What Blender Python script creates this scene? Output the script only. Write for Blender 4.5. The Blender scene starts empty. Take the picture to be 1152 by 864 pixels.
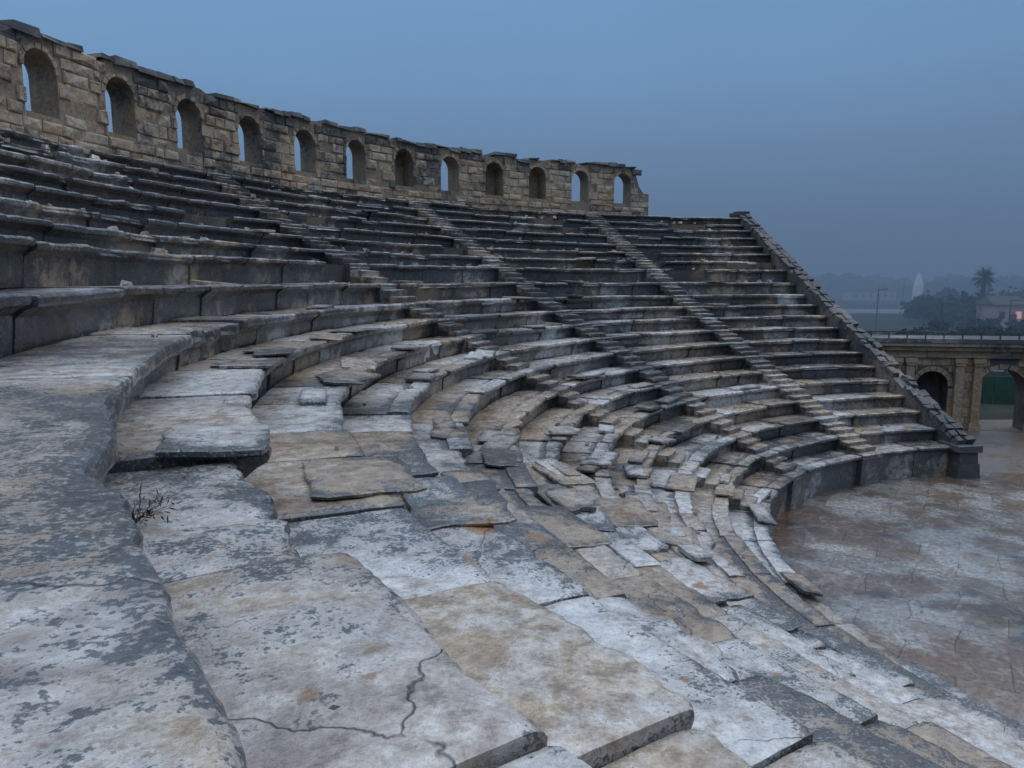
import bpy, math, random
from math import sin, cos, pi, radians, atan2, hypot, exp, sqrt
from mathutils import Vector, noise
random.seed(7)
ZO=6.65
CX,CY=16.68,13.14
TE=radians(98.2); TF=radians(262)
F=821.0
sc=bpy.context.scene
def nz(x,y,z=0.0): return noise.noise(Vector((x,y,z)))
def link(o): sc.collection.objects.link(o); return o

# ------------------------------------------------------------ mesh accumulator
class Acc:
    def __init__(s): s.v=[];s.f=[];s.w=[];s.r=[];s.uv=None
    def add(s,verts,faces,wear,rnd):
        b=len(s.v); s.v+=verts
        s.f+=[tuple(b+i for i in f) for f in faces]
        s.w+= wear if isinstance(wear,list) else [wear]*len(verts)
        s.r+= [rnd]*len(verts)
    def build(s,name,mat,smooth=False,parent=None):
        me=bpy.data.meshes.new(name); me.from_pydata(s.v,[],s.f); me.validate()
        if len(me.vertices)==len(s.w):
            a=me.attributes.new('wear','FLOAT','POINT'); a.data.foreach_set('value',s.w)
            a=me.attributes.new('rnd','FLOAT','POINT'); a.data.foreach_set('value',s.r)
        me.materials.append(mat)
        o=link(bpy.data.objects.new(name,me))
        if smooth:
            for p in me.polygons: p.use_smooth=True
        if parent: o.parent=parent
        return o

# ------------------------------------------------------------ materials
class NT:
    def __init__(s,name):
        m=bpy.data.materials.new(name); m.use_nodes=True; s.m=m; s.t=m.node_tree; s.n=s.t.nodes
        s.b=s.n['Principled BSDF']
    def new(s,t,**k):
        n=s.n.new(t)
        for a,b in k.items(): setattr(n,a,b)
        return n
    def L(s,a,b): s.t.links.new(a,b)
    def noise(s,vec,scale,detail=6,rough=.6,dist=0):
        n=s.new('ShaderNodeTexNoise'); n.inputs['Scale'].default_value=scale; n.inputs['Detail'].default_value=detail
        n.inputs['Roughness'].default_value=rough; n.inputs['Distortion'].default_value=dist
        s.L(vec,n.inputs['Vector']); return n.outputs['Fac']
    def ramp(s,fac,a,b,ca=(0,0,0,1),cb=(1,1,1,1)):
        n=s.new('ShaderNodeValToRGB'); e=n.color_ramp.elements
        e[0].position=a;e[1].position=b;e[0].color=ca;e[1].color=cb
        s.L(fac,n.inputs['Fac']); return n.outputs['Color']
    def mr(s,fac,a,b,c=0.0,d=1.0):
        n=s.new('ShaderNodeMapRange'); 
        for i,v in zip(('From Min','From Max','To Min','To Max'),(a,b,c,d)): n.inputs[i].default_value=v
        s.L(fac,n.inputs['Value']); return n.outputs['Result']
    def math(s,op,a,b=None,clamp=False):
        n=s.new('ShaderNodeMath',operation=op); n.use_clamp=clamp
        for i,v in enumerate((a,b)):
            if v is None: continue
            if isinstance(v,(int,float)): n.inputs[i].default_value=v
            else: s.L(v,n.inputs[i])
        return n.outputs[0]
    def mix(s,fac,a,b,mode='MIX'):
        n=s.new('ShaderNodeMix',data_type='RGBA',blend_type=mode)
        for i,v in ((0,fac),(6,a),(7,b)):
            if isinstance(v,(int,float)): n.inputs[i].default_value=v
            elif isinstance(v,tuple): n.inputs[i].default_value=(v+(1,))[:4]
            else: s.L(v,n.inputs[i])
        return n.outputs[2]
    def attr(s,name):
        n=s.new('ShaderNodeAttribute',attribute_name=name); return n.outputs['Fac']
    def pos(s):
        g=s.new('ShaderNodeNewGeometry'); return g.outputs['Position'], g.outputs['Normal']

def stone(name, beige=(.42,.32,.225), pale=(.66,.65,.64), brown=(.215,.12,.06), lich_shade=(.024,.027,.033),
          dark=0.0, warm=0.0, rough=(.12,.52), cracks=True, spots=True, joints=None, stain=(.46,.60,.85), coat=.45):
    N=NT(name); P,Nn=N.pos(); w=N.attr('wear'); r=N.attr('rnd')
    big=N.noise(P,.33,2,.55)
    big2=N.noise(P,.9,5,.62,.6)
    mid=N.noise(P,2.6,8,.70,.7)
    med=N.noise(P,8.5,7,.74)
    fine=N.noise(P,46,4,.7)
    f=N.math('ADD',N.math('MULTIPLY',big2,.9),N.math('MULTIPLY',r,.62))
    f=N.mr(f,.58,.98)
    f2=N.math('ADD',f,N.mr(mid,.34,.66,-.50,.50))
    f2=N.math('ADD',f2,N.mr(med,.36,.64,-.35,.35),clamp=True)
    col=N.mix(N.math('SUBTRACT',f2,warm,clamp=True),beige,pale)
    # brown wet staining
    b=N.math('MULTIPLY',N.mr(big2,stain[0],stain[1]),N.mr(mid,.38,.58))
    b=N.math('MULTIPLY',b,N.mr(r,.1,.9,1.1,.45),clamp=True)
    col=N.mix(N.math('MULTIPLY',b,stain[2],clamp=True),col,brown)
    wet=b
    if joints:
        pud=N.noise(P,.40,5,.6,.3)
        b2=N.math('MULTIPLY',N.mr(pud,.45,.53),N.mr(mid,.32,.50),clamp=True)
        col=N.mix(N.math('MULTIPLY',b2,.88),col,brown)
        wet=N.math('MAXIMUM',b,b2,clamp=True)
    # tonal mottling
    col=N.mix(.85,col,N.ramp(med,.34,.65,(.44,.44,.46,1),(1.18,1.17,1.16,1)),'MULTIPLY')
    col=N.mix(.55,col,N.ramp(fine,.35,.65,(.5,.5,.51,1),(1.28,1.28,1.28,1)),'MULTIPLY')
    # black lichen crust and painted riser/lip shade with a speckled, feathered border
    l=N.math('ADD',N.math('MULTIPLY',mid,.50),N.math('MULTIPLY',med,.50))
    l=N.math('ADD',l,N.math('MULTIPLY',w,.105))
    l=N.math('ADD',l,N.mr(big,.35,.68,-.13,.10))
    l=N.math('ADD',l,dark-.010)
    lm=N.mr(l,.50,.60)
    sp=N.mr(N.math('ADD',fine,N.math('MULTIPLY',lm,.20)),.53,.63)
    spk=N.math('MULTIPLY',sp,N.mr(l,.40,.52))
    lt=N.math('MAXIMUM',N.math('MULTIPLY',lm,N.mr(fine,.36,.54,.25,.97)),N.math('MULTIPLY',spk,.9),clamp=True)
    col=N.mix(lt,col,lich_shade)
    h=N.math('ADD',N.math('MULTIPLY',med,.6),N.math('MULTIPLY',fine,.16))
    h=N.math('ADD',h,N.math('MULTIPLY',mid,.7))
    if spots:
        v=N.new('ShaderNodeTexVoronoi'); v.inputs['Scale'].default_value=.8; N.L(P,v.inputs['Vector'])
        s_=N.math('ADD',v.outputs['Distance'],N.mr(med,.3,.7,-.06,.06))
        col=N.mix(N.math('MULTIPLY',N.mr(s_,.080,.105,1,0),.8),col,(.27,.135,.05))
        v2=N.new('ShaderNodeTexVoronoi'); v2.inputs['Scale'].default_value=4.0; N.L(P,v2.inputs['Vector'])
        s2_=N.math('ADD',v2.outputs['Distance'],N.mr(med,.3,.7,-.06,.06))
        k_=N.math('MULTIPLY',N.mr(s2_,.12,.16,.75,0),N.mr(big2,.46,.54))
        col=N.mix(k_,col,(.22,.12,.05))
    if cracks:
        wv=N.new('ShaderNodeVectorMath',operation='ADD')
        nt=N.new('ShaderNodeTexNoise'); nt.inputs['Scale'].default_value=3.5; nt.inputs['Detail'].default_value=4
        N.L(P,nt.inputs['Vector'])
        sc_=N.new('ShaderNodeVectorMath',operation='SCALE'); sc_.inputs['Scale'].default_value=.28
        N.L(nt.outputs['Color'],sc_.inputs[0]); N.L(P,wv.inputs[0]); N.L(sc_.outputs[0],wv.inputs[1])
        v=N.new('ShaderNodeTexVoronoi',feature='DISTANCE_TO_EDGE'); v.inputs['Scale'].default_value=.6
        N.L(wv.outputs[0],v.inputs['Vector'])
        c=N.mr(v.outputs['Distance'],.0,.0035,1,0)
        c=N.math('MULTIPLY',c,N.mr(big2,.48,.54))
        col=N.mix(N.math('MULTIPLY',c,.85),col,(.015,.014,.013))
        h=N.math('SUBTRACT',h,N.math('MULTIPLY',c,.35))
    if joints:
        sx,sy,rot,js=joints
        sub=N.new('ShaderNodeVectorMath',operation='SUBTRACT'); N.L(P,sub.inputs[0]); sub.inputs[1].default_value=(CX,CY,0)
        wob=N.new('ShaderNodeVectorMath',operation='ADD')
        mp=N.new('ShaderNodeMapping'); mp.inputs['Rotation'].default_value=(0,0,rot); N.L(sub.outputs[0],mp.inputs['Vector']); N.L(mp.outputs[0],wob.inputs[0])
        nn=N.new('ShaderNodeTexNoise'); nn.inputs['Scale'].default_value=.8; N.L(P,nn.inputs['Vector'])
        s2=N.new('ShaderNodeVectorMath',operation='SCALE'); s2.inputs['Scale'].default_value=.35; N.L(nn.outputs['Color'],s2.inputs[0]); N.L(s2.outputs[0],wob.inputs[1])
        bk=N.new('ShaderNodeTexBrick'); bk.inputs['Scale'].default_value=1; bk.inputs['Brick Width'].default_value=sx
        bk.inputs['Row Height'].default_value=sy; bk.inputs['Mortar Size'].default_value=.014; bk.inputs['Mortar Smooth'].default_value=.5
        bk.inputs['Color1'].default_value=(.68,.68,.68,1); bk.inputs['Color2'].default_value=(1.15,1.15,1.15,1); bk.inputs['Mortar'].default_value=(.35,.35,.35,1)
        N.L(wob.outputs[0],bk.inputs['Vector'])
        col=N.mix(js,col,bk.outputs['Color'],'MULTIPLY')
        h=N.math('SUBTRACT',h,N.math('MULTIPLY',bk.outputs['Fac'],.25))
    N.L(col,N.b.inputs['Base Color'])
    rr=N.mr(N.math('ADD',big2,N.math('MULTIPLY',med,.5)),.55,.95,rough[0],rough[1])
    rr=N.math('SUBTRACT',rr,N.math('MULTIPLY',wet,.2))
    rr=N.math('MAXIMUM',rr,.08)
    N.L(rr,N.b.inputs['Roughness'])
    N.b.inputs['Specular IOR Level'].default_value=.6
    if coat:
        N.L(N.math('MULTIPLY',N.mr(big2,.40,.58,.25,1.0),coat),N.b.inputs['Coat Weight'])
        N.b.inputs['Coat Roughness'].default_value=.16; N.b.inputs['Coat IOR'].default_value=1.4
    bp=N.new('ShaderNodeBump'); bp.inputs['Strength'].default_value=.7; bp.inputs['Distance'].default_value=.036
    N.L(h,bp.inputs['Height']); N.L(bp.outputs[0],N.b.inputs['Normal'])
    return N.m
def plain(name,c,rough=.8,var=.3,scale=2.0,emit=None):
    N=NT(name); P,_=N.pos(); n=N.noise(P,scale,4,.65)
    lo=tuple(x*(1-var) for x in c)+(1,); hi=tuple(x*(1+var) for x in c)+(1,)
    N.L(N.ramp(n,.3,.7,lo,hi),N.b.inputs['Base Color']); N.b.inputs['Roughness'].default_value=rough
    if rough>.95: N.b.inputs['Specular IOR Level'].default_value=.0
    if emit: N.b.inputs['Emission Color'].default_value=emit[0]+(1,); N.b.inputs['Emission Strength'].default_value=emit[1]
    return N.m
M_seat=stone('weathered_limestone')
M_wall=stone('wall_limestone',beige=(.44,.30,.18),pale=(.49,.41,.31),brown=(.24,.14,.075),dark=-.020,warm=.15,spots=False,cracks=False,rough=(.5,.9),coat=0)
M_core=stone('rubble_core',beige=(.15,.11,.075),pale=(.18,.165,.145),dark=.05,spots=False,cracks=False,rough=(.8,.95),coat=0)
M_floor=stone('orchestra_paving',beige=(.25,.215,.18),pale=(.43,.43,.42),brown=(.150,.082,.044),dark=-.045,warm=.10,joints=(1.7,1.0,.55,.75),rough=(.10,.42),stain=(.50,.66,.6),spots=False,cracks=False,coat=.7)
M_dark=stone('dark_coping_stone',beige=(.17,.145,.12),pale=(.27,.265,.255),dark=.04,spots=False,cracks=False,rough=(.6,.9),coat=0)

# ------------------------------------------------------------ cavea rows
rows=[(11.17+i*.895,-5.6+i*.45) for i in range(12)]
rows+=[(22.0,-.1),(23.0,.5),(23.9,.92),(24.7,1.32),(25.5,1.75),(26.3,2.2),(27.05,2.62),(27.75,3.02),(28.3,3.40)]
RB=29.5
stairs=[radians(a) for a in (116,137,157,240)]
SW=.5
def cp(r,t,z): return (CX+r*cos(t),CY+r*sin(t),z+ZO)

seat=Acc()
def block(r0,z0,r1,h,ta,tb,seed,lip=.09,ov=.10,broken=0,dr=0,dz=0,tilt=0,wearb=0.0,worn=1.0,rim=0,rnd=None):
    rm=r0; L=(tb-ta)*rm
    x,y,_=cp(r0,(ta+tb)/2,0); dist=max(1.2,hypot(x,y)); 
    if L>3.5: dist=min(dist,3.0)
    if y<-1.5 and L<3.5: dist=max(dist,12)
    step=min(.30,max(.026,dist*.009))
    n=max(2,int(L/step)+1)
    tread=r1-r0; nt=max(3,min(26,int(tread/ (step*1.3))))
    prof=[(ov+.04,-h-.03),(ov+.01,-lip*3.2),(ov,-lip*2.1),(ov*.55,-lip*1.4),(.016,-lip*1.12),(0,-lip*.85),(0,-lip*.3),(.014,-.012),(.04,0)]
    nf=len(prof); W0=[.75,.95,1.3,1.4,1.1,1,1,.80,.55]  # edge wear, plus shade painted into the riser and lip undercut
    if rim:
        for u in (.12,.22,rim-.01): prof.append((u,0)); W0.append(max(0,1-u/.16)*.9)
        prof.append((rim+.012,-.026)); W0.append(1.5)
        prof.append((rim+.035,-.030)); W0.append(1.1)
        u0=rim+.07; vb=-.018
    else: u0=.04; vb=0
    for k in range(1,nt+1):
        u=u0+(tread-u0)*k/nt
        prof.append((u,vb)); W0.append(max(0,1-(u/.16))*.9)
    npf=len(prof)
    V=[];Wr=[];Fc=[]
    if rnd is None: rnd=random.random()
    yawj=random.gauss(0,.008) if L<3.5 else 0
    for i in range(n+1):
        q=i/n; t=ta+(tb-ta)*q; s=t*rm
        endr=min(q,1-q)*L
        c=worn*(max(0,nz(s*.9,seed,r0)-.16)*.15+max(0,nz(s*4.5,seed,3.3)-.15)*.08)+max(0,nz(s*14,seed,1.3))*.018
        c+=.035*exp(-endr/.04)*(.4+random.random()*.6)
        if broken: c+=broken*(.55+.9*nz(s*1.7,seed,7.7)+.35*nz(s*7,seed,2))
        c=max(0,c)
        for k,(u,v) in enumerate(prof):
            e=exp(-u/.22)
            if k>=4: uu=u+c*e
            else: uu=u+max(0,c-ov*.6)*.8
            vv=v
            if k>=6: vv=v-.30*c*exp(-u/.10)
            if k in(4,5): vv=v+.1*c
            if rim and abs(u-rim)<.06: uu+=.03*nz(s*1.5,seed,5)+.012*nz(s*9,seed,6)
            r=r0+dr+uu+yawj*(q-.5)*L; z=z0+dz+vv+tilt*(q-.5)*L
            X=CX+r*cos(t);Y=CY+r*sin(t)
            a1=nz(X*2.1,Y*2.1,z*2.1+seed)
            a2=nz(X*8,Y*8,z*8); 
            if k>=nf-1: z+=.012*a1+.005*a2 - .012*exp(-endr/.025)
            elif k>0:
                d=.012*a1+.012*a2; X+=d*cos(t);Y+=d*sin(t); z+=.006*a2
            V.append((X,Y,z+ZO))
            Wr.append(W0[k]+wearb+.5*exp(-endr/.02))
    for i in range(n):
        for k in range(npf-1):
            a=i*npf+k; Fc.append((a,a+1,a+npf+1,a+npf))
    for i,rev in ((0,False),(n,True)):
        b=V[i*npf+npf-1]; V.append((b[0],b[1],b[2]-h)); Wr.append(.8)
        idx=[i*npf+k for k in range(npf)]+[len(V)-1]
        if rev: idx=idx[::-1]
        Fc.append(tuple(idx))
    seat.add(V,Fc,Wr,rnd)

rub=Acc()
def box(acc,c,ax,ay,az,wear,rnd,jit=.0,inset=0.0):
    c=Vector(c);V=[]
    for sz in(-1,1):
        for sx,sy in((-1,-1),(1,-1),(1,1),(-1,1)):
            k=1-inset if sz>0 else 1
            p=c+ax*sx*k+ay*sy*k+az*sz
            if jit:p+=Vector((random.uniform(-jit,jit),random.uniform(-jit,jit),random.uniform(-jit,jit)))
            V.append(tuple(p))
    acc.add(V,[(3,2,1,0),(4,5,6,7),(0,1,5,4),(1,2,6,5),(2,3,7,6),(3,0,4,7)],wear,rnd)

for i,(r0,z0) in enumerate(rows):
    r1=(rows[i+1][0] if i+1<len(rows) else RB)+.20
    h=z0-(rows[i-1][1] if i>0 else -6.65)
    t=TE+.02/r0; seed=i*13.7
    cuts=sorted([s-SW/r0 for s in stairs]+[s+SW/r0 for s in stairs]+([radians(202.5),radians(224)] if i==11 else []))
    while t<TF-.01:
        dg=math.degrees(t)
        near=(180<dg<232) and i<13
        L=random.uniform(1.0,2.3) if not near else random.uniform(1.1,2.1)
        if i==11 and 202<dg<223: L=12
        te=min(TF,t+L/r0)
        for c in cuts:
            if t+1e-6<c<te or (c>te and c-te<.25/r0): te=c;break
        mid=(t+te)/2; dm=math.degrees(mid)
        st=any(abs(mid-s)<SW/r0 for s in stairs)
        g=random.uniform(.004,.011)/r0
        if near: g=random.uniform(.005,.010)/r0
        br=0
        pb=.20 if i>0 else .02
        if i>12: pb=.32
        if random.random()<pb: br=random.uniform(.10,.30)
        miss=random.random()<(.03 if i>12 else 0)
        lip=random.uniform(.085,.105); ov=random.uniform(.18,.22)
        if i==11: lip*=1.25
        dzz=random.gauss(0,.012 if not st else .0); drr=random.gauss(0,.018)
        rr_=None; wn=1.3 if i>11 else .85
        if i==11 and dm>196: drr-=.08; br=0; rr_=.62; dzz=0; wn=1.1
        rim=random.uniform(.33,.38) if (i<12 and not st and dm<(188+ (8-i)*2.5)) else 0
        if not miss:
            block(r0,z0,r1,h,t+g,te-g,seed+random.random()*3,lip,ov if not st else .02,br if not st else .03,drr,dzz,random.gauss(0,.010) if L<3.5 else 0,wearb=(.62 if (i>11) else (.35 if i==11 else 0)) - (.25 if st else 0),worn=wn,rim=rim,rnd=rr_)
        if st and i>0:
            rp=rows[i-1][0]; zp=rows[i-1][1]; tr=r0-rp
            for q,hh in ((.34,h*.667),(.67,h*.333)):
                block(r0-tr*q,zp+hh,r0+.1,hh,t+g,te-g,seed+5,.04,.015,.05,random.gauss(0,.02),random.gauss(0,.010),wearb=.05,rnd=random.uniform(0,.6))
        t=te
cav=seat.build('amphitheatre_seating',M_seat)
core=Acc(); nT=160
pr=[(RB+.5,-6.65),(RB+.5,3.30)]
for i in range(len(rows)-1,-1,-1):
    r0,z0=rows[i]; pr.append((r0+.27,z0-.06)); pr.append((r0+.27,(rows[i-1][1] if i else -6.6)-.06))
V=[];Fc=[]
for a in range(nT+1):
    t=TE+.004+(TF-TE-.008)*a/nT
    for r,z in pr: V.append(cp(r,t,z))
m=len(pr)
for a in range(nT):
    for k in range(m-1): Fc.append((a*m+k,a*m+k+1,(a+1)*m+k+1,(a+1)*m+k))
Fc.append(tuple(range(m))); Fc.append(tuple(range(nT*m+m-1,nT*m-1,-1)))
core.add(V,Fc,.5,.3); o=core.build('earth_fill',M_core,parent=cav)

# loose broken slabs lying on the treads
def slab(r,t,z,lx,ly,th,yaw,tr,tt):
    n=random.randint(10,13); pts=[]
    for k in range(n*3):
        a=2*pi*k/(n*3); q=max(abs(cos(a)),abs(sin(a)))
        rad=(1/q)*(1+.15*nz(cos(a)*1.6+r*3,sin(a)*1.6,t*9)+.05*nz(cos(a)*6+r*3,sin(a)*6,t*9))
        pts.append((lx*.5*rad*cos(a),ly*.5*rad*sin(a)))
    V=[];W=[]
    er=Vector((cos(t),sin(t),0)); et=Vector((-sin(t),cos(t),0)); ez=Vector((0,0,1))
    c=Vector(cp(r,t,z))
    cyaw,syaw=cos(yaw),sin(yaw)
    def P(x,y,zz):
        X=x*cyaw-y*syaw; Y=x*syaw+y*cyaw
        return tuple(c+et*X+er*Y+ez*(zz+X*tt+Y*tr))
    m=len(pts)
    for s_,zz in((1.0,-th),(1.01,-.01),(.985,0)):
        for x,y in pts: V.append(P(x*s_,y*s_,zz+.006*nz(x*5,y*5,t*7))); W.append(.9)
    for x,y in pts: V.append(P(x*.7,y*.7,.004)); W.append(.1)
    V.append(P(0,0,.004)); W.append(0)
    Fc=[]
    for l in range(3):
        for k in range(m):
            k2=(k+1)%m; Fc.append((l*m+k,l*m+k2,(l+1)*m+k2,(l+1)*m+k))
    for k in range(m): Fc.append((3*m+k,3*m+(k+1)%m,4*m))
    Fc.append(tuple(range(m-1,-1,-1)))
    rub.add(V,Fc,W,random.random())
for k in range(92):
    if k<32:
        td=random.uniform(168,206); i=random.randint(3,10); th=random.uniform(.025,.05); lx=random.uniform(.8,1.6); ly=random.uniform(.5,.85); zo=th+.005; tl=.05
    elif k<62:
        td=random.uniform(140,196); i=random.randint(0,9); th=random.uniform(.04,.08);lx=random.uniform(.6,1.3); ly=random.uniform(.3,.6); zo=th+.03; tl=.12
    else:
        td=random.uniform(106,180); i=random.randint(2,18); th=random.uniform(.04,.07);lx=random.uniform(.7,1.4); ly=random.uniform(.4,.7); zo=th; tl=.06
    r0,z0=rows[i]; r1=rows[i+1][0]
    slab(r0+(r1-r0)*random.uniform(.15,.5),radians(td),z0+zo,lx,ly,th,random.uniform(-.3,.3),random.uniform(-.04,.12),random.uniform(-tl,tl))
rub.build('broken_stone_slabs',M_seat)
deb=Acc()
for k in range(380):
    i=random.randint(1,19) if k<140 else random.randint(12,19); td=radians(random.uniform(100,205)); r0,z0=rows[i]; r1=rows[i+1][0] 
    s_=random.uniform(.008,.045)*(1.9 if i>11 else 1)
    c=cp(random.uniform(r0+.1,r1),td,z0+s_*.5)
    a=random.random()*6; ax=Vector((cos(a),sin(a),random.uniform(-.3,.3)))*s_*random.uniform(.8,1.8)
    ay=Vector((-sin(a),cos(a),0))*s_; az=Vector((0,.1,1))*s_*.7
    box(deb,c,ax,ay,az,.5+random.random()*.8,random.random()*.6,s_*.25,.25)
deb.build('stone_rubble',M_seat)

# ------------------------------------------------------------ arcaded walls
def arcwall(name,mapf,s0,s1,z0,topf,th,arches,rowh=.27,bl=(.35,.8),proud=(.02,.06),matc=M_core,matw=M_wall,closed=(),voff=.2,topband=1,chamf=.018,jit=.008):
    coreA=Acc()
    ss=set([s0,s1]); n=int((s1-s0)/.3)
    for k in range(n+1): ss.add(s0+(s1-s0)*k/n)
    for (c,w,zb,zt) in arches:
        ss={q for q in ss if not(c-w/2-.02<q<c+w/2+.02)}
        for k in range(13): ss.add(c-w/2*cos(pi*k/12))
    ss=sorted(ss)
    def za(a,s): c,w,zb,zt=a; return zt-w/2+sqrt(max(0,(w/2)**2-(s-c)**2))
    def quad(p): 
        coreA.add([mapf(*q) for q in p],[(0,1,2,3)],.2,.6)
    for a,b in zip(ss,ss[1:]):
        if b-a<1e-5: continue
        m_=(a+b)/2; A=None
        for q in arches:
            if q[0]-q[1]/2<m_<q[0]+q[1]/2: A=q
        ta,tb=topf(a),topf(b)
        for d in (0,th):
            if A:
                quad([(a,d,z0),(b,d,z0),(b,d,A[2]),(a,d,A[2])])
                quad([(a,d,za(A,a)),(b,d,za(A,b)),(b,d,tb),(a,d,ta)])
            else: quad([(a,d,z0),(b,d,z0),(b,d,tb),(a,d,ta)])
        quad([(a,0,ta),(b,0,tb),(b,th,tb),(a,th,ta)])
        if A:
            quad([(a,0,za(A,a)),(a,th,za(A,a)),(b,th,za(A,b)),(b,0,za(A,b))])
            quad([(a,0,A[2]),(b,0,A[2]),(b,th,A[2]),(a,th,A[2])])
    for j,(c,w,zb,zt) in enumerate(arches):
        for s in(c-w/2,c+w/2):
            quad([(s,0,zb),(s,th,zb),(s,th,zt-w/2),(s,0,zt-w/2)])
        if j in closed: quad([(c-w/2,th*.85,zb),(c+w/2,th*.85,zb),(c+w/2,th*.85,zt),(c-w/2,th*.85,zt)])
    for s in(s0,s1): quad([(s,0,z0),(s,th,z0),(s,th,topf(s)),(s,0,topf(s))])
    root=coreA.build(name,matc)
    fa=Acc()
    def fb(a,b,za_,zb_,wear):
        d=-random.uniform(*proud); g=.006+jit*.4*random.random(); i_=chamf
        j=lambda:random.uniform(-jit,jit)
        o_=[(a+g,za_+g),(b-g,za_+g),(b-g,zb_-g),(a+g,zb_-g)]
        V=[mapf(s,.03,z) for s,z in o_]+[mapf(s+j()*.6,d*.45,z+j()*.6) for s,z in o_]
        inn=[(a+g+i_,za_+g+i_),(b-g-i_,za_+g+i_),(b-g-i_,zb_-g-i_),(a+g+i_,zb_-g-i_)]
        V+=[mapf(s+j(),d+j(),z+j()) for s,z in inn]
        V.append(mapf((a+b)/2+j()*4,d-.012+j()*1.5,(za_+zb_)/2+j()*3))
        Fc=[]
        for l in(0,4):
            for k in range(4): Fc.append((l+k,l+(k+1)%4,l+4+(k+1)%4,l+4+k))
        for k in range(4): Fc.append((8+k,8+(k+1)%4,12))
        fa.add(V,Fc,wear,random.random())
    tmax=max(topf(s) for s in ss); z=z0; ri=0
    while z<tmax:
        hgt=rowh*random.uniform(.75,1.3); s=s0-random.uniform(0,.3)
        while s<s1:
            e=s+random.uniform(*bl); a=max(s,s0);b=min(e,s1); s=e
            if b-a<.08: continue
            segs=[(a,b)]
            for (c,w,zb,zt) in arches:
                if z+hgt<=zb+.02 or z>=zt+voff: continue
                hw=w/2
                sp=zt-w/2
                if z+hgt*.6>sp:
                    R=w/2+voff; q=R*R-max(0,z-sp)**2
                    if q<=0: continue
                    hw=sqrt(q)
                ns=[]
                for (p,q) in segs:
                    if q<=c-hw or p>=c+hw: ns.append((p,q))
                    else:
                        if p<c-hw-.06: ns.append((p,c-hw))
                        if q>c+hw+.06: ns.append((c+hw,q))
                segs=ns
            for p,q in segs:
                tp=topf((p+q)/2)
                if z+hgt*.35>tp: continue
                if jit>.01 and random.random()<.07: continue
                wr=.0+ (1.35 if tp-z<.50 and topband else 0)+random.choice([0,0,.1,.3,.7,1.0] if topband else [0,0,.2])
                fb(p,q,z,min(z+hgt,tp+.03),wr)
        z+=hgt; ri+=1
    for (c,w,zb,zt) in arches:
        sp=zt-w/2;n=9
        for k in range(n):
            a0=pi*k/n+.02;a1=pi*(k+1)/n-.02; d=-random.uniform(.01,.05); R0=w/2-.01;R1=w/2+voff-.015-random.random()*jit*4
            q=[(c+R0*cos(a0),sp+R0*sin(a0)),(c+R1*cos(a0),sp+R1*sin(a0)),(c+R1*cos(a1),sp+R1*sin(a1)),(c+R0*cos(a1),sp+R0*sin(a1))]
            V=[mapf(s,.04,z) for s,z in q]+[mapf(s,d,z) for s,z in q]
            fa.add(V,[(4,5,6,7),(0,1,5,4),(1,2,6,5),(2,3,7,6),(3,0,4,7)],random.choice([.2,.5,.9]) if topband else .1,random.random())
    fa.build('facing_blocks',matw,parent=root)
    return root
RW=28.5
def mw(s,d,z):
    r=RW+d; t=radians(109.2)+s/RW; return cp(r,t,z)
def ang2s(a): return (a-radians(109.2))*RW
A0=2.9564; D=.0904
arch=[(ang2s(A0-(11-k)*D),1.02,4.0-.004*k,5.55-.006*k) for k in range(12)]
arch+=[(ang2s(A0+(k+1)*D),1.02,3.95,5.48) for k in range(16)]
s1=ang2s(TF)
def wtop(s):
    if s<.75: return 4.55+.35*(1 if s>.35 else 0)
    st=math.floor(s/.62)
    return 5.91-.004*min(s,30)+.09*nz(st*1.3,0,0)+.14*nz(s*.22,4.4)+( -.13 if nz(st*3.1,9.9)>.30 else 0)+.03*nz(s*5,1)
M_wcore=stone('wall_core_stone',beige=(.27,.18,.11),pale=(.30,.245,.18),dark=-.02,spots=False,cracks=False,rough=(.7,.95),coat=0)
aw=arcwall('arcaded_gallery_wall',mw,0,s1,3.3,wtop,.82,arch,closed=(5,3,2,13),rowh=.30,bl=(.3,.9),proud=(.0,.08),voff=.16,chamf=.03,jit=.024,matc=M_wcore)
cn=Acc(); s=.8
while s<s1:
    L=random.uniform(.3,.9); z=wtop(s+L/2)
    if random.random()<.80:
        c=Vector(mw(s+L/2,.34,z+.045)); t=radians(109.2)+(s+L/2)/RW
        box(cn,c,Vector((-sin(t),cos(t),0))*(L/2-.01),Vector((cos(t),sin(t),0))*.46,Vector((0,0,1))*random.uniform(.03,.10),1.0,random.random(),.035,.08)
    s+=L
cn.build('cornice_blocks',M_dark,parent=aw)

# ------------------------------------------------------------ sloping end parapet
pa=Acc(); er=Vector((cos(TE),sin(TE),0)); et=Vector((sin(TE),-cos(TE),0))
def pp(r,d,z): v=Vector((CX,CY,ZO+z))+er*r+et*d; return tuple(v)
def pz(r): 
    q=(r-11.0)/(28.9-11.0); return -5.60+q*(3.62+5.60)
n=40;V=[];Fc=[]
for k in range(n+1):
    r=11.25+(29.6-11.25)*k/n
    for d,z in((0,-6.65),(0,pz(min(r,28.9))-.02),(.6,pz(min(r,28.9))-.02),(.6,-6.65)): V.append(pp(r,d,z))
for k in range(n):
    for j in range(3): Fc.append((k*4+j,k*4+j+1,k*4+5+j,k*4+4+j))
Fc+= [(0,1,2,3),(n*4+3,n*4+2,n*4+1,n*4)]
pa.add(V,Fc,.6,.5); par=pa.build('sloping_parapet_wall',M_dark)
pc=Acc(); r=11.15
sl=Vector((er.x,er.y,(3.62+5.6)/17.9)).normalized(); up=et.cross(sl); 
if up.z<0: up=-up
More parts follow.
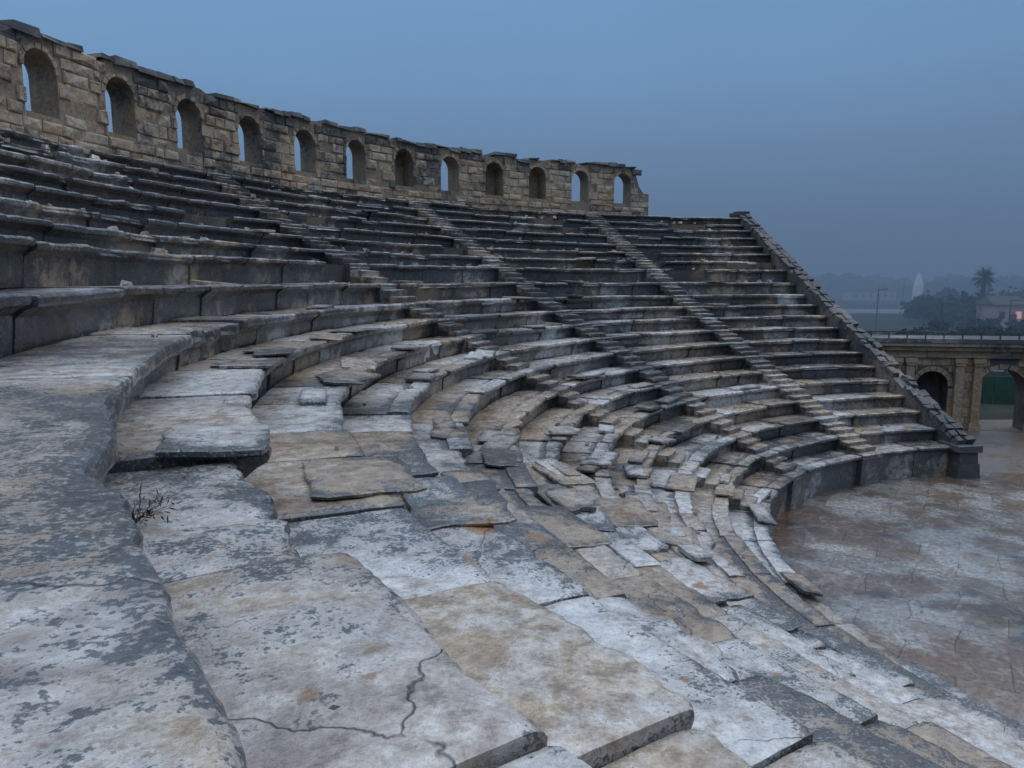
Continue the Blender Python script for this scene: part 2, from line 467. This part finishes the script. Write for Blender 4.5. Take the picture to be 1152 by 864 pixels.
while r<28.9:
    L=random.uniform(.22,.6)
    for dd in ((-.02,.30),(.30,.64)):
        if random.random()<.08: continue
        c=Vector(pp(r+L/2,(dd[0]+dd[1])/2,pz(r+L/2)+.05))
        box(pc,c,sl*(L*.52),et*((dd[1]-dd[0])/2-.01),up*random.uniform(.05,.13),1.0,random.random(),.045,.12)
    r+=L
while r<29.6:
    box(pc,pp(r,.3,3.68),er*.3,et*.34,Vector((0,0,1))*.1,1,random.random(),.03,.05); r+=.6
pc.build('coping_blocks',M_dark,parent=par)
pi_=Acc()
for k,(zz,hh,e) in enumerate(((-6.4,.25,.06),(-5.95,.2,.0),(-5.64,.11,.09))):
    box(pi_,pp(11.35,.28,zz),er*(.42+e),et*(.36+e),Vector((0,0,1))*hh,.9,random.random(),.02,.03)
pi_.build('end_pier',M_dark,parent=par)

# ------------------------------------------------------------ orchestra floor & ground
def sheet(name,pts,z,mat,wear=0):
    a=Acc(); a.add([(x,y,z) for x,y in pts],[tuple(range(len(pts)))],wear,.45); return a.build(name,mat)
a=Acc();V=[(CX,CY,.012)];n=96
for k in range(n): V.append((CX+11.6*cos(2*pi*k/n),CY+11.6*sin(2*pi*k/n),.012))
a.add(V,[(0,1+k,1+(k+1)%n) for k in range(n)],0,.5); a.build('orchestra_floor',M_floor)
G=NT('field_ground'); P,_=G.pos()
c=G.mix(G.mr(G.noise(P,.03,4,.6),.4,.6),(.030,.040,.036),(.065,.066,.056))
c=G.mix(G.mr(G.noise(P,.8,5,.7),.35,.7),c,(.035,.038,.034))
G.L(c,G.b.inputs['Base Color']); G.b.inputs['Roughness'].default_value=1; G.b.inputs['Specular IOR Level'].default_value=0
a=Acc();V=[];Fc=[]
rr=[0,40,80,150,300,600,1200,2500,5000]; n=64
for r in rr:
    for k in range(n): V.append((CX+r*cos(2*pi*k/n),CY+r*sin(2*pi*k/n),0))
for l in range(len(rr)-1):
    for k in range(n): Fc.append((l*n+k,l*n+(k+1)%n,(l+1)*n+(k+1)%n,(l+1)*n+k))
a.add(V,Fc,0,0); a.build('ground',G.m)
M_earth=stone('wet_earth',beige=(.12,.085,.062),pale=(.17,.14,.115),brown=(.08,.05,.035),dark=-.08,spots=False,cracks=False,rough=(.35,.8))
sheet('earth_yard',[(11,24.2),(60,22),(60,36),(12,34)],.006,M_earth)

# ------------------------------------------------------------ stage side building
gx0,gy0=Vector((14.2,33.1)),Vector((34,29.6))
gd=(gy0-gx0).normalized(); gn=Vector((-gd.y,gd.x))
def mg(s,d,z): p=gx0+gd*s+gn*d; return (p.x,p.y,z)
def sfx(px):
    k=(px-576)/F
    return (k*gx0.y-gx0.x)/(gd.x-k*gd.y)
ar=[(sfx(1053),1.35,0.02,2.65),(sfx(1133),2.15,.02,2.8),(sfx(1136)+4.3,1.35,.02,2.65),(sfx(1136)+8.2,2.15,.02,2.8)]
M_gate=stone('gate_stone',beige=(.28,.19,.115),pale=(.34,.27,.20),dark=-.045,warm=.2,spots=False,cracks=False,rough=(.6,.95),coat=0)
gate=arcwall('stage_gate_building',mg,0,19.5,0,lambda s:3.75,1.1,ar,rowh=.36,bl=(.5,1.1),proud=(.01,.03),closed=(0,2),voff=.22,topband=0,matw=M_gate)
gt=Acc()
def gbox(acc,s,d,z,hs,hd,hz,w=.2,j=.0):
    box(acc,mg(s,d,z),Vector((gd.x,gd.y,0))*hs,Vector((gn.x,gn.y,0))*hd,Vector((0,0,1))*hz,w,random.random(),j)
for zz,hd,hz in((3.30,.62,.05),(3.66,.68,.10),(3.83,.80,.07)): gbox(gt,9.75,.55,zz,9.8,hd+.06,hz,.6)
for px in (1010,1026,1082,1103,1168,1186): 
    s=sfx(px)
    gbox(gt,s,-.10,1.7,.17,.10,1.45,.1); gbox(gt,s,-.13,.17,.24,.14,.16,.1); gbox(gt,s,-.13,3.12,.24,.14,.10,.2)
    gbox(gt,s,-.13,2.95,.20,.12,.05,.2)
gt.build('cornice_and_pilasters',M_gate,parent=gate)
gd2=Acc(); gbox(gd2,9.75,.5,4.0,9.9,.85,.09,.9)
for k in range(26): gbox(gd2,.4+k*.75,-.2,4.22,.025,.025,.14,1)
gbox(gd2,9.75,-.2,4.38,9.8,.03,.025,1)
gd2.build('roof_walkway',M_dark,parent=gate)
gh=Acc()
M_green=plain('green_panel',(.014,.055,.034),.7,.25,1.5)
for k in range(9): gbox(gh,sfx(1136)-4+k*2.03,8,.75,.99,.03,.75)
gh.build('green_hoarding_fence',M_green)
gs=Acc()
for k in range(5): gbox(gs,sfx(1136)+4,13+k*.9,1.0+k*.45,12,.5,.25,.5)
for k in range(14): gbox(gs,sfx(1136)-7+k*1.8,12.5,1.1,.05,.05,1.1)
gs.build('grandstand',plain('grandstand_dark',(.05,.065,.07),.7,.3))

# ------------------------------------------------------------ distance
hill_mat=lambda n,c:plain(n,c,1,.08,.02)  # hill scrub's own colour; the fog volume supplies the haze
def at(px,Y,z=0): return ((px-576)/F*Y,Y,z)
def hill(name,Y,base,amp,seed,col,x0=-1.2,x1=2.2):
    a=Acc();V=[];Fc=[];n=240
    for k in range(n+1):
        x=(x0+(x1-x0)*k/n)*Y
        z=base+amp*(nz(x/Y*3.1,seed)+.5*nz(x/Y*8,seed)+.12*nz(x/Y*40,seed)+.06*nz(x/Y*130,seed))
        for d,zz in((0,-2),(Y*.12,max(0,z*.6)),(Y*.25,max(.5,z)),(Y*.5,-2)): V.append((x*(1+d/Y),Y+d,zz))
    for k in range(n):
        for j in range(3): Fc.append((k*4+j,(k+1)*4+j,(k+1)*4+j+1,k*4+j+1))
    a.add(V,Fc,0,0); return a.build(name,col)
hill('hills',900,20,12,2.2,hill_mat('far_hill_scrub',(.05,.06,.055)))
hill('hills',520,9,6,5.2,hill_mat('hill_scrub',(.045,.055,.05)))
M_tree=[plain('foliage_%d'%k,c,1,.35,1.2) for k,c in enumerate([(.026,.036,.034),(.035,.046,.042),(.040,.052,.048)])]
def trees(name,lst,mat,leaf):
    a=Acc()
    for (x,y,h,w) in lst:
        box(a,(x,y,h*.2),Vector((.12,0,0)),Vector((0,.12,0)),Vector((0,0,h*.25)),0,0)
        lobes=[(random.gauss(0,w*.32),random.gauss(0,w*.32),h*random.uniform(.30,.80),min(h*.35,w*random.uniform(.20,.36))) for _ in range(8)]
        for (lx,ly,lz,lr) in lobes:
            for _ in range(60):
                d=Vector((random.gauss(0,1),random.gauss(0,1),random.gauss(0,1))).normalized()*lr*random.uniform(.3,1.12)
                c=Vector((x+lx,y+ly,lz))+d; s=leaf*random.uniform(.5,1.4)
                u=Vector((random.gauss(0,1),random.gauss(0,1),random.gauss(0,1))).normalized()*s
                v=u.cross(Vector((random.gauss(0,1),random.gauss(0,1),random.gauss(0,1)))).normalized()*s
                a.add([tuple(c-u),tuple(c-v*.8),tuple(c+u),tuple(c+v*.8)],[(0,1,2,3)],0,0)
    return a.build(name,mat)
L1=[];L2=[];L3=[]
for k in range(36):
    Y=random.uniform(66,95); px=random.uniform(1040,1420); x,y,_=at(px,Y); L1.append((x,y,random.uniform(1.2,2.6),random.uniform(2.5,4.5)))
for k in range(22):
    Y=random.uniform(56,72); px=random.uniform(900,1180); x,y,_=at(px,Y); L1.append((x,y,random.uniform(1.2,2.0),random.uniform(2.5,4)))
for k in range(60):
    Y=random.uniform(110,170); px=random.uniform(1030,1500); x,y,_=at(px,Y); L2.append((x,y,random.uniform(2.5,5.2),random.uniform(5,9)))
for k in range(110):
    Y=random.uniform(250,420); px=random.uniform(780,1500); x,y,_=at(px,Y); L3.append((x,y,random.uniform(4,9),random.uniform(10,20)))
trees('tree_line',L1,M_tree[0],.20); trees('tree_line',L2,M_tree[1],.42); trees('tree_line',L3,M_tree[2],1.1)
def palm(px,Y,h,cr):
    x,y,_=at(px,Y); a=Acc()
    for k in range(8):
        z0=h*k/8;z1=h*(k+1)/8; w=.30-.012*k
        box(a,(x+.04*k,y,(z0+z1)/2),Vector((w,0,0)),Vector((0,w,0)),Vector((0,0,(z1-z0)/2)),0,0,.0,.12)
    top=Vector((x+.3,y,h))
    for k in range(70):
        az=random.random()*2*pi; el=random.uniform(-.7,1.45); n=7; p=top.copy(); d=Vector((cos(az)*cos(el),sin(az)*cos(el),sin(el)))
        side=Vector((-sin(az),cos(az),0))
        for j in range(n):
            q=p+d*(cr/n); d=(d+Vector((0,0,-.13))).normalized(); w=cr*.12*sin(pi*(j+.7)/(n+.7))
            for sg in(-1,1):
                a.add([tuple(p),tuple(q),tuple(q+side*sg*w*1.2+Vector((0,0,-w*.8))),],[(0,1,2)],0,0)
            p=q
    return a.build('palm_tree',plain('palm_green',(.026,.036,.030),1,.2))
palm(1100,110,6.9,1.9); palm(1186,140,6.5,2.5)
def lamp(px,Y,h):
    x,y,_=at(px,Y); a=Acc(); n=8;V=[]
    for r,z in((.10,0),(.10,.4),(.06,.45),(.04,h)):
        for k in range(n): V.append((x+r*cos(2*pi*k/n),y+r*sin(2*pi*k/n),z))
    a.add(V,[(l*n+k,l*n+(k+1)%n,(l+1)*n+(k+1)%n,(l+1)*n+k) for l in range(3) for k in range(n)],0,0)
    box(a,(x+.35,y,h),Vector((.4,0,.04)),Vector((0,.04,0)),Vector((0,0,.03)),0,0)
    box(a,(x+.8,y,h+.03),Vector((.28,0,.03)),Vector((0,.12,0)),Vector((0,0,.05)),0,0,0,.3)
    a.build('street_lamp',plain('lamp_metal',(.05,.065,.08),.6,.1))
lamp(1058,66,4.6); lamp(985,84,5.6); lamp(1134,75,4.6); lamp(1013,150,7)
def house(name,px,Y,w,d,h,col,roof,lit=False,gable=True):
    x,y,_=at(px,Y); root=link(bpy.data.objects.new(name,None)); root.location=(x,y,0)
    def bx(nm,c,hx,hy,hz,mat):
        a=Acc(); box(a,c,Vector((hx,0,0)),Vector((0,hy,0)),Vector((0,0,hz)),0,0); o=a.build(nm,mat,parent=root)
    bx('walls',(0,0,h/2),w/2,d/2,h/2,col)
    if gable:
        a=Acc(); a.add([(-w/2-.3,-d/2-.3,h),(w/2+.3,-d/2-.3,h),(w/2+.3,d/2+.3,h),(-w/2-.3,d/2+.3,h),(-w/2,0,h+d*.3),(w/2,0,h+d*.3)],[(0,1,5,4),(2,3,4,5),(0,4,3),(1,2,5),(3,2,1,0)],0,0); a.build('roof',roof,parent=root)
    else: bx('roof',(0,0,h+.15),w/2+.2,d/2+.2,.15,roof)
    n=max(1,int(w/2.2))
    for k in range(n):
        bx('window_%d'%k,(-w/2+(k+.5)*w/n,-d/2-.02,h*.55),.4,.03,.5,plain('window_%s%d'%(name,k),(.03,.035,.04),.3,.1,1,((1,.45,.4),.6) if lit and k==1 else None))
    bx('door',(w*.1,-d/2-.03,.95),.45,.03,.95,plain('door_'+name,(.06,.05,.045)))
M_w=plain('white_plaster',(.38,.38,.38),1,.08); M_p=plain('pink_plaster',(.42,.27,.24),1,.1); M_r=plain('roof_tile',(.10,.09,.09),1,.1)
house('farm_house',1124,105,4.6,4,3.2,M_p,M_r,True)
house('village_house',1215,190,9,6,3,M_w,M_r); house('village_house',975,240,14,7,3,M_w,M_r,gable=False)
x,y,_=at(1029,230); a=Acc();V=[];n=14
for r,z in((1.6,0),(1.4,5.0),(1.35,5.3),(.9,7.0),(.12,9.0)):
    for k in range(n): V.append((x+r*cos(2*pi*k/n),y+r*sin(2*pi*k/n),z))
a.add(V,[(l*n+k,l*n+(k+1)%n,(l+1)*n+(k+1)%n,(l+1)*n+k) for l in range(4) for k in range(n)],0,0)
a.build('white_tower',plain('white_tower_plaster',(.8,.8,.8),1,.05))
a=Acc(); p0=Vector(at(925,150)); p1=Vector(at(1045,146)); dv=(p1-p0)
for k in range(14):
    c=p0+dv*((k+.5)/14); box(a,(c.x,c.y,.4),dv/28*.99,Vector((0,.15,0)),Vector((0,0,.4)),0,0)
a.build('white_boundary_wall',plain('white_wall_paint',(.6,.6,.6),1,.08))
# low fog bank lying over the country outside the theatre (real homogeneous volume)
a=Acc(); box(a,(900,780,24.5),Vector((1900,0,0)),Vector((0,732,0)),Vector((0,0,25.5)),0,0)
m=bpy.data.materials.new('fog'); m.use_nodes=True; t=m.node_tree; t.nodes.clear()
o_=t.nodes.new('ShaderNodeOutputMaterial'); s_=t.nodes.new('ShaderNodeVolumeScatter'); ab=t.nodes.new('ShaderNodeVolumeAbsorption'); ad=t.nodes.new('ShaderNodeAddShader')
for q in (s_,ab): q.inputs['Color'].default_value=(.40,.52,.67,1); q.inputs['Density'].default_value=.0060
t.links.new(s_.outputs[0],ad.inputs[0]); t.links.new(ab.outputs[0],ad.inputs[1]); t.links.new(ad.outputs[0],o_.inputs['Volume'])
a.build('fog_bank',m)

# ------------------------------------------------------------ plants in the stonework
def tuft(name,c,n,h,mat,spread=.6):
    a=Acc()
    for k in range(n):
        az=random.random()*2*pi; p=Vector(c)+Vector((random.uniform(-.03,.03),random.uniform(-.03,.03),0)); d=Vector((cos(az)*spread,sin(az)*spread,1)).normalized(); L=h*random.uniform(.4,1)
        w=h*.012; side=Vector((-sin(az),cos(az),0))
        for j in range(6):
            q=p+d*(L/6); 
            a.add([tuple(p-side*w),tuple(p+side*w),tuple(q+side*w*.8),tuple(q-side*w*.8)],[(0,1,2,3)],0,0)
            if random.random()<.8:
                e=(d+Vector((random.gauss(0,.8),random.gauss(0,.8),random.gauss(0,.5)))).normalized()*L*.22
                lw=Vector((random.gauss(0,1),random.gauss(0,1),random.gauss(0,1))).normalized()*h*.018
                a.add([tuple(q),tuple(q+e*.5+lw),tuple(q+e),tuple(q+e*.5-lw)],[(0,1,2,3)],0,0)
            d=(d+Vector((random.gauss(0,.22),random.gauss(0,.22),random.gauss(-.08,.15)))).normalized(); p=q
    return a.build(name,mat)
M_dry=plain('dry_weed',(.045,.028,.022),.9,.4,20); M_wd=plain('green_weed',(.035,.05,.025),.9,.4,20)
def onring(px,py,z):
    pit=math.atan((432-315)/F); u=(432-py)/F; k=(px-576)/F
    dy=cos(pit)+u*sin(pit); dz=-sin(pit)+u*cos(pit); s=z/dz; return (k*s,dy*s,z+ZO)
p=onring(150,590,rows[10][1]); tuft('dry_weed_plant',p,46,.24,M_dry,1.3)
for td,i in((150,19),(146,16),(128,15),(165,14),(133,5),(141,18)):
    r0,z0=rows[i]; c=cp(rows[i+1][0]-.05,radians(td),z0); tuft('weed_plant',c,26,.4,M_wd,.8)
lf=Acc(); p=onring(376,803,rows[10][1]+.02); 
V=[(p[0]+q[0]*.016,p[1]+q[1]*.016,p[2]+.014+q[2]*.008) for q in((-1,0,0),(-.3,.6,.6),(.7,.5,.3),(1,-.1,.8),(.2,-.6,.2),(-.5,-.5,.4),(0,0,-.2))]
lf.add(V,[(k,(k+1)%6,6) for k in range(6)],0,0); lf.build('fallen_leaf',plain('leaf_green',(.02,.05,.018),.5))

# ------------------------------------------------------------ sky, light, camera
wd=bpy.data.worlds.new('World'); sc.world=wd; wd.use_nodes=True; t=wd.node_tree; n=t.nodes; n.clear()
out=n.new('ShaderNodeOutputWorld'); add=n.new('ShaderNodeAddShader')
sky=n.new('ShaderNodeTexSky'); sky.sky_type='NISHITA'; sky.sun_disc=False; sky.sun_elevation=radians(55); sky.sun_rotation=radians(58)
b1=n.new('ShaderNodeBackground'); b1.inputs[1].default_value=.002; t.links.new(sky.outputs[0],b1.inputs[0])
tc=n.new('ShaderNodeTexCoord'); sp=n.new('ShaderNodeSeparateXYZ'); t.links.new(tc.outputs['Generated'],sp.inputs[0])
rp=n.new('ShaderNodeValToRGB'); e=rp.color_ramp.elements
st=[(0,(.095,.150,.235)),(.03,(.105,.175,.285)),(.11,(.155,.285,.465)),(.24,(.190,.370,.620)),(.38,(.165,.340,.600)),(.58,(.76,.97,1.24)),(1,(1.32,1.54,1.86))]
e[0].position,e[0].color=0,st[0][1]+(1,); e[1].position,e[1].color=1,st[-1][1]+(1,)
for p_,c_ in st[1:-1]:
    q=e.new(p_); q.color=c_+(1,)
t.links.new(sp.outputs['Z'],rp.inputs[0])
ns=n.new('ShaderNodeTexNoise'); ns.inputs['Scale'].default_value=1.6; ns.inputs['Detail'].default_value=3; t.links.new(tc.outputs['Generated'],ns.inputs['Vector'])
ma=n.new('ShaderNodeMath'); ma.operation='MULTIPLY_ADD'; ma.inputs[1].default_value=-.18; ma.inputs[2].default_value=.86; t.links.new(sp.outputs['X'],ma.inputs[0])
mb=n.new('ShaderNodeMath'); mb.operation='MULTIPLY_ADD'; mb.inputs[1].default_value=.32; t.links.new(ns.outputs['Fac'],mb.inputs[0]); t.links.new(ma.outputs[0],mb.inputs[2])
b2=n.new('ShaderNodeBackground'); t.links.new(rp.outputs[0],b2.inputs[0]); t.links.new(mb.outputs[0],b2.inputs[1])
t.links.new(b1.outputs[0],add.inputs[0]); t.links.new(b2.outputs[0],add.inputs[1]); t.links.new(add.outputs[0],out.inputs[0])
sd=bpy.data.lights.new('sun','SUN'); sd.energy=.65; sd.angle=radians(25); sd.color=(1,.97,.93)
so=link(bpy.data.objects.new('sun',sd)); 
d=Vector((.55,.35,.9)); so.rotation_euler=d.to_track_quat('Z','Y').to_euler()
cam=bpy.data.cameras.new('camera'); cam.sensor_width=36; cam.lens=F/1152*36; cam.clip_start=.05; cam.clip_end=9000
co=link(bpy.data.objects.new('camera',cam)); co.location=(0,0,ZO); co.rotation_euler=(radians(90)-math.atan((432-315)/F),0,0)
sc.camera=co
sc.view_settings.view_transform='Standard'; sc.view_settings.look='None'; sc.view_settings.exposure=0
print('verts',sum(len(o.data.vertices) for o in bpy.data.objects if o.type=='MESH'))
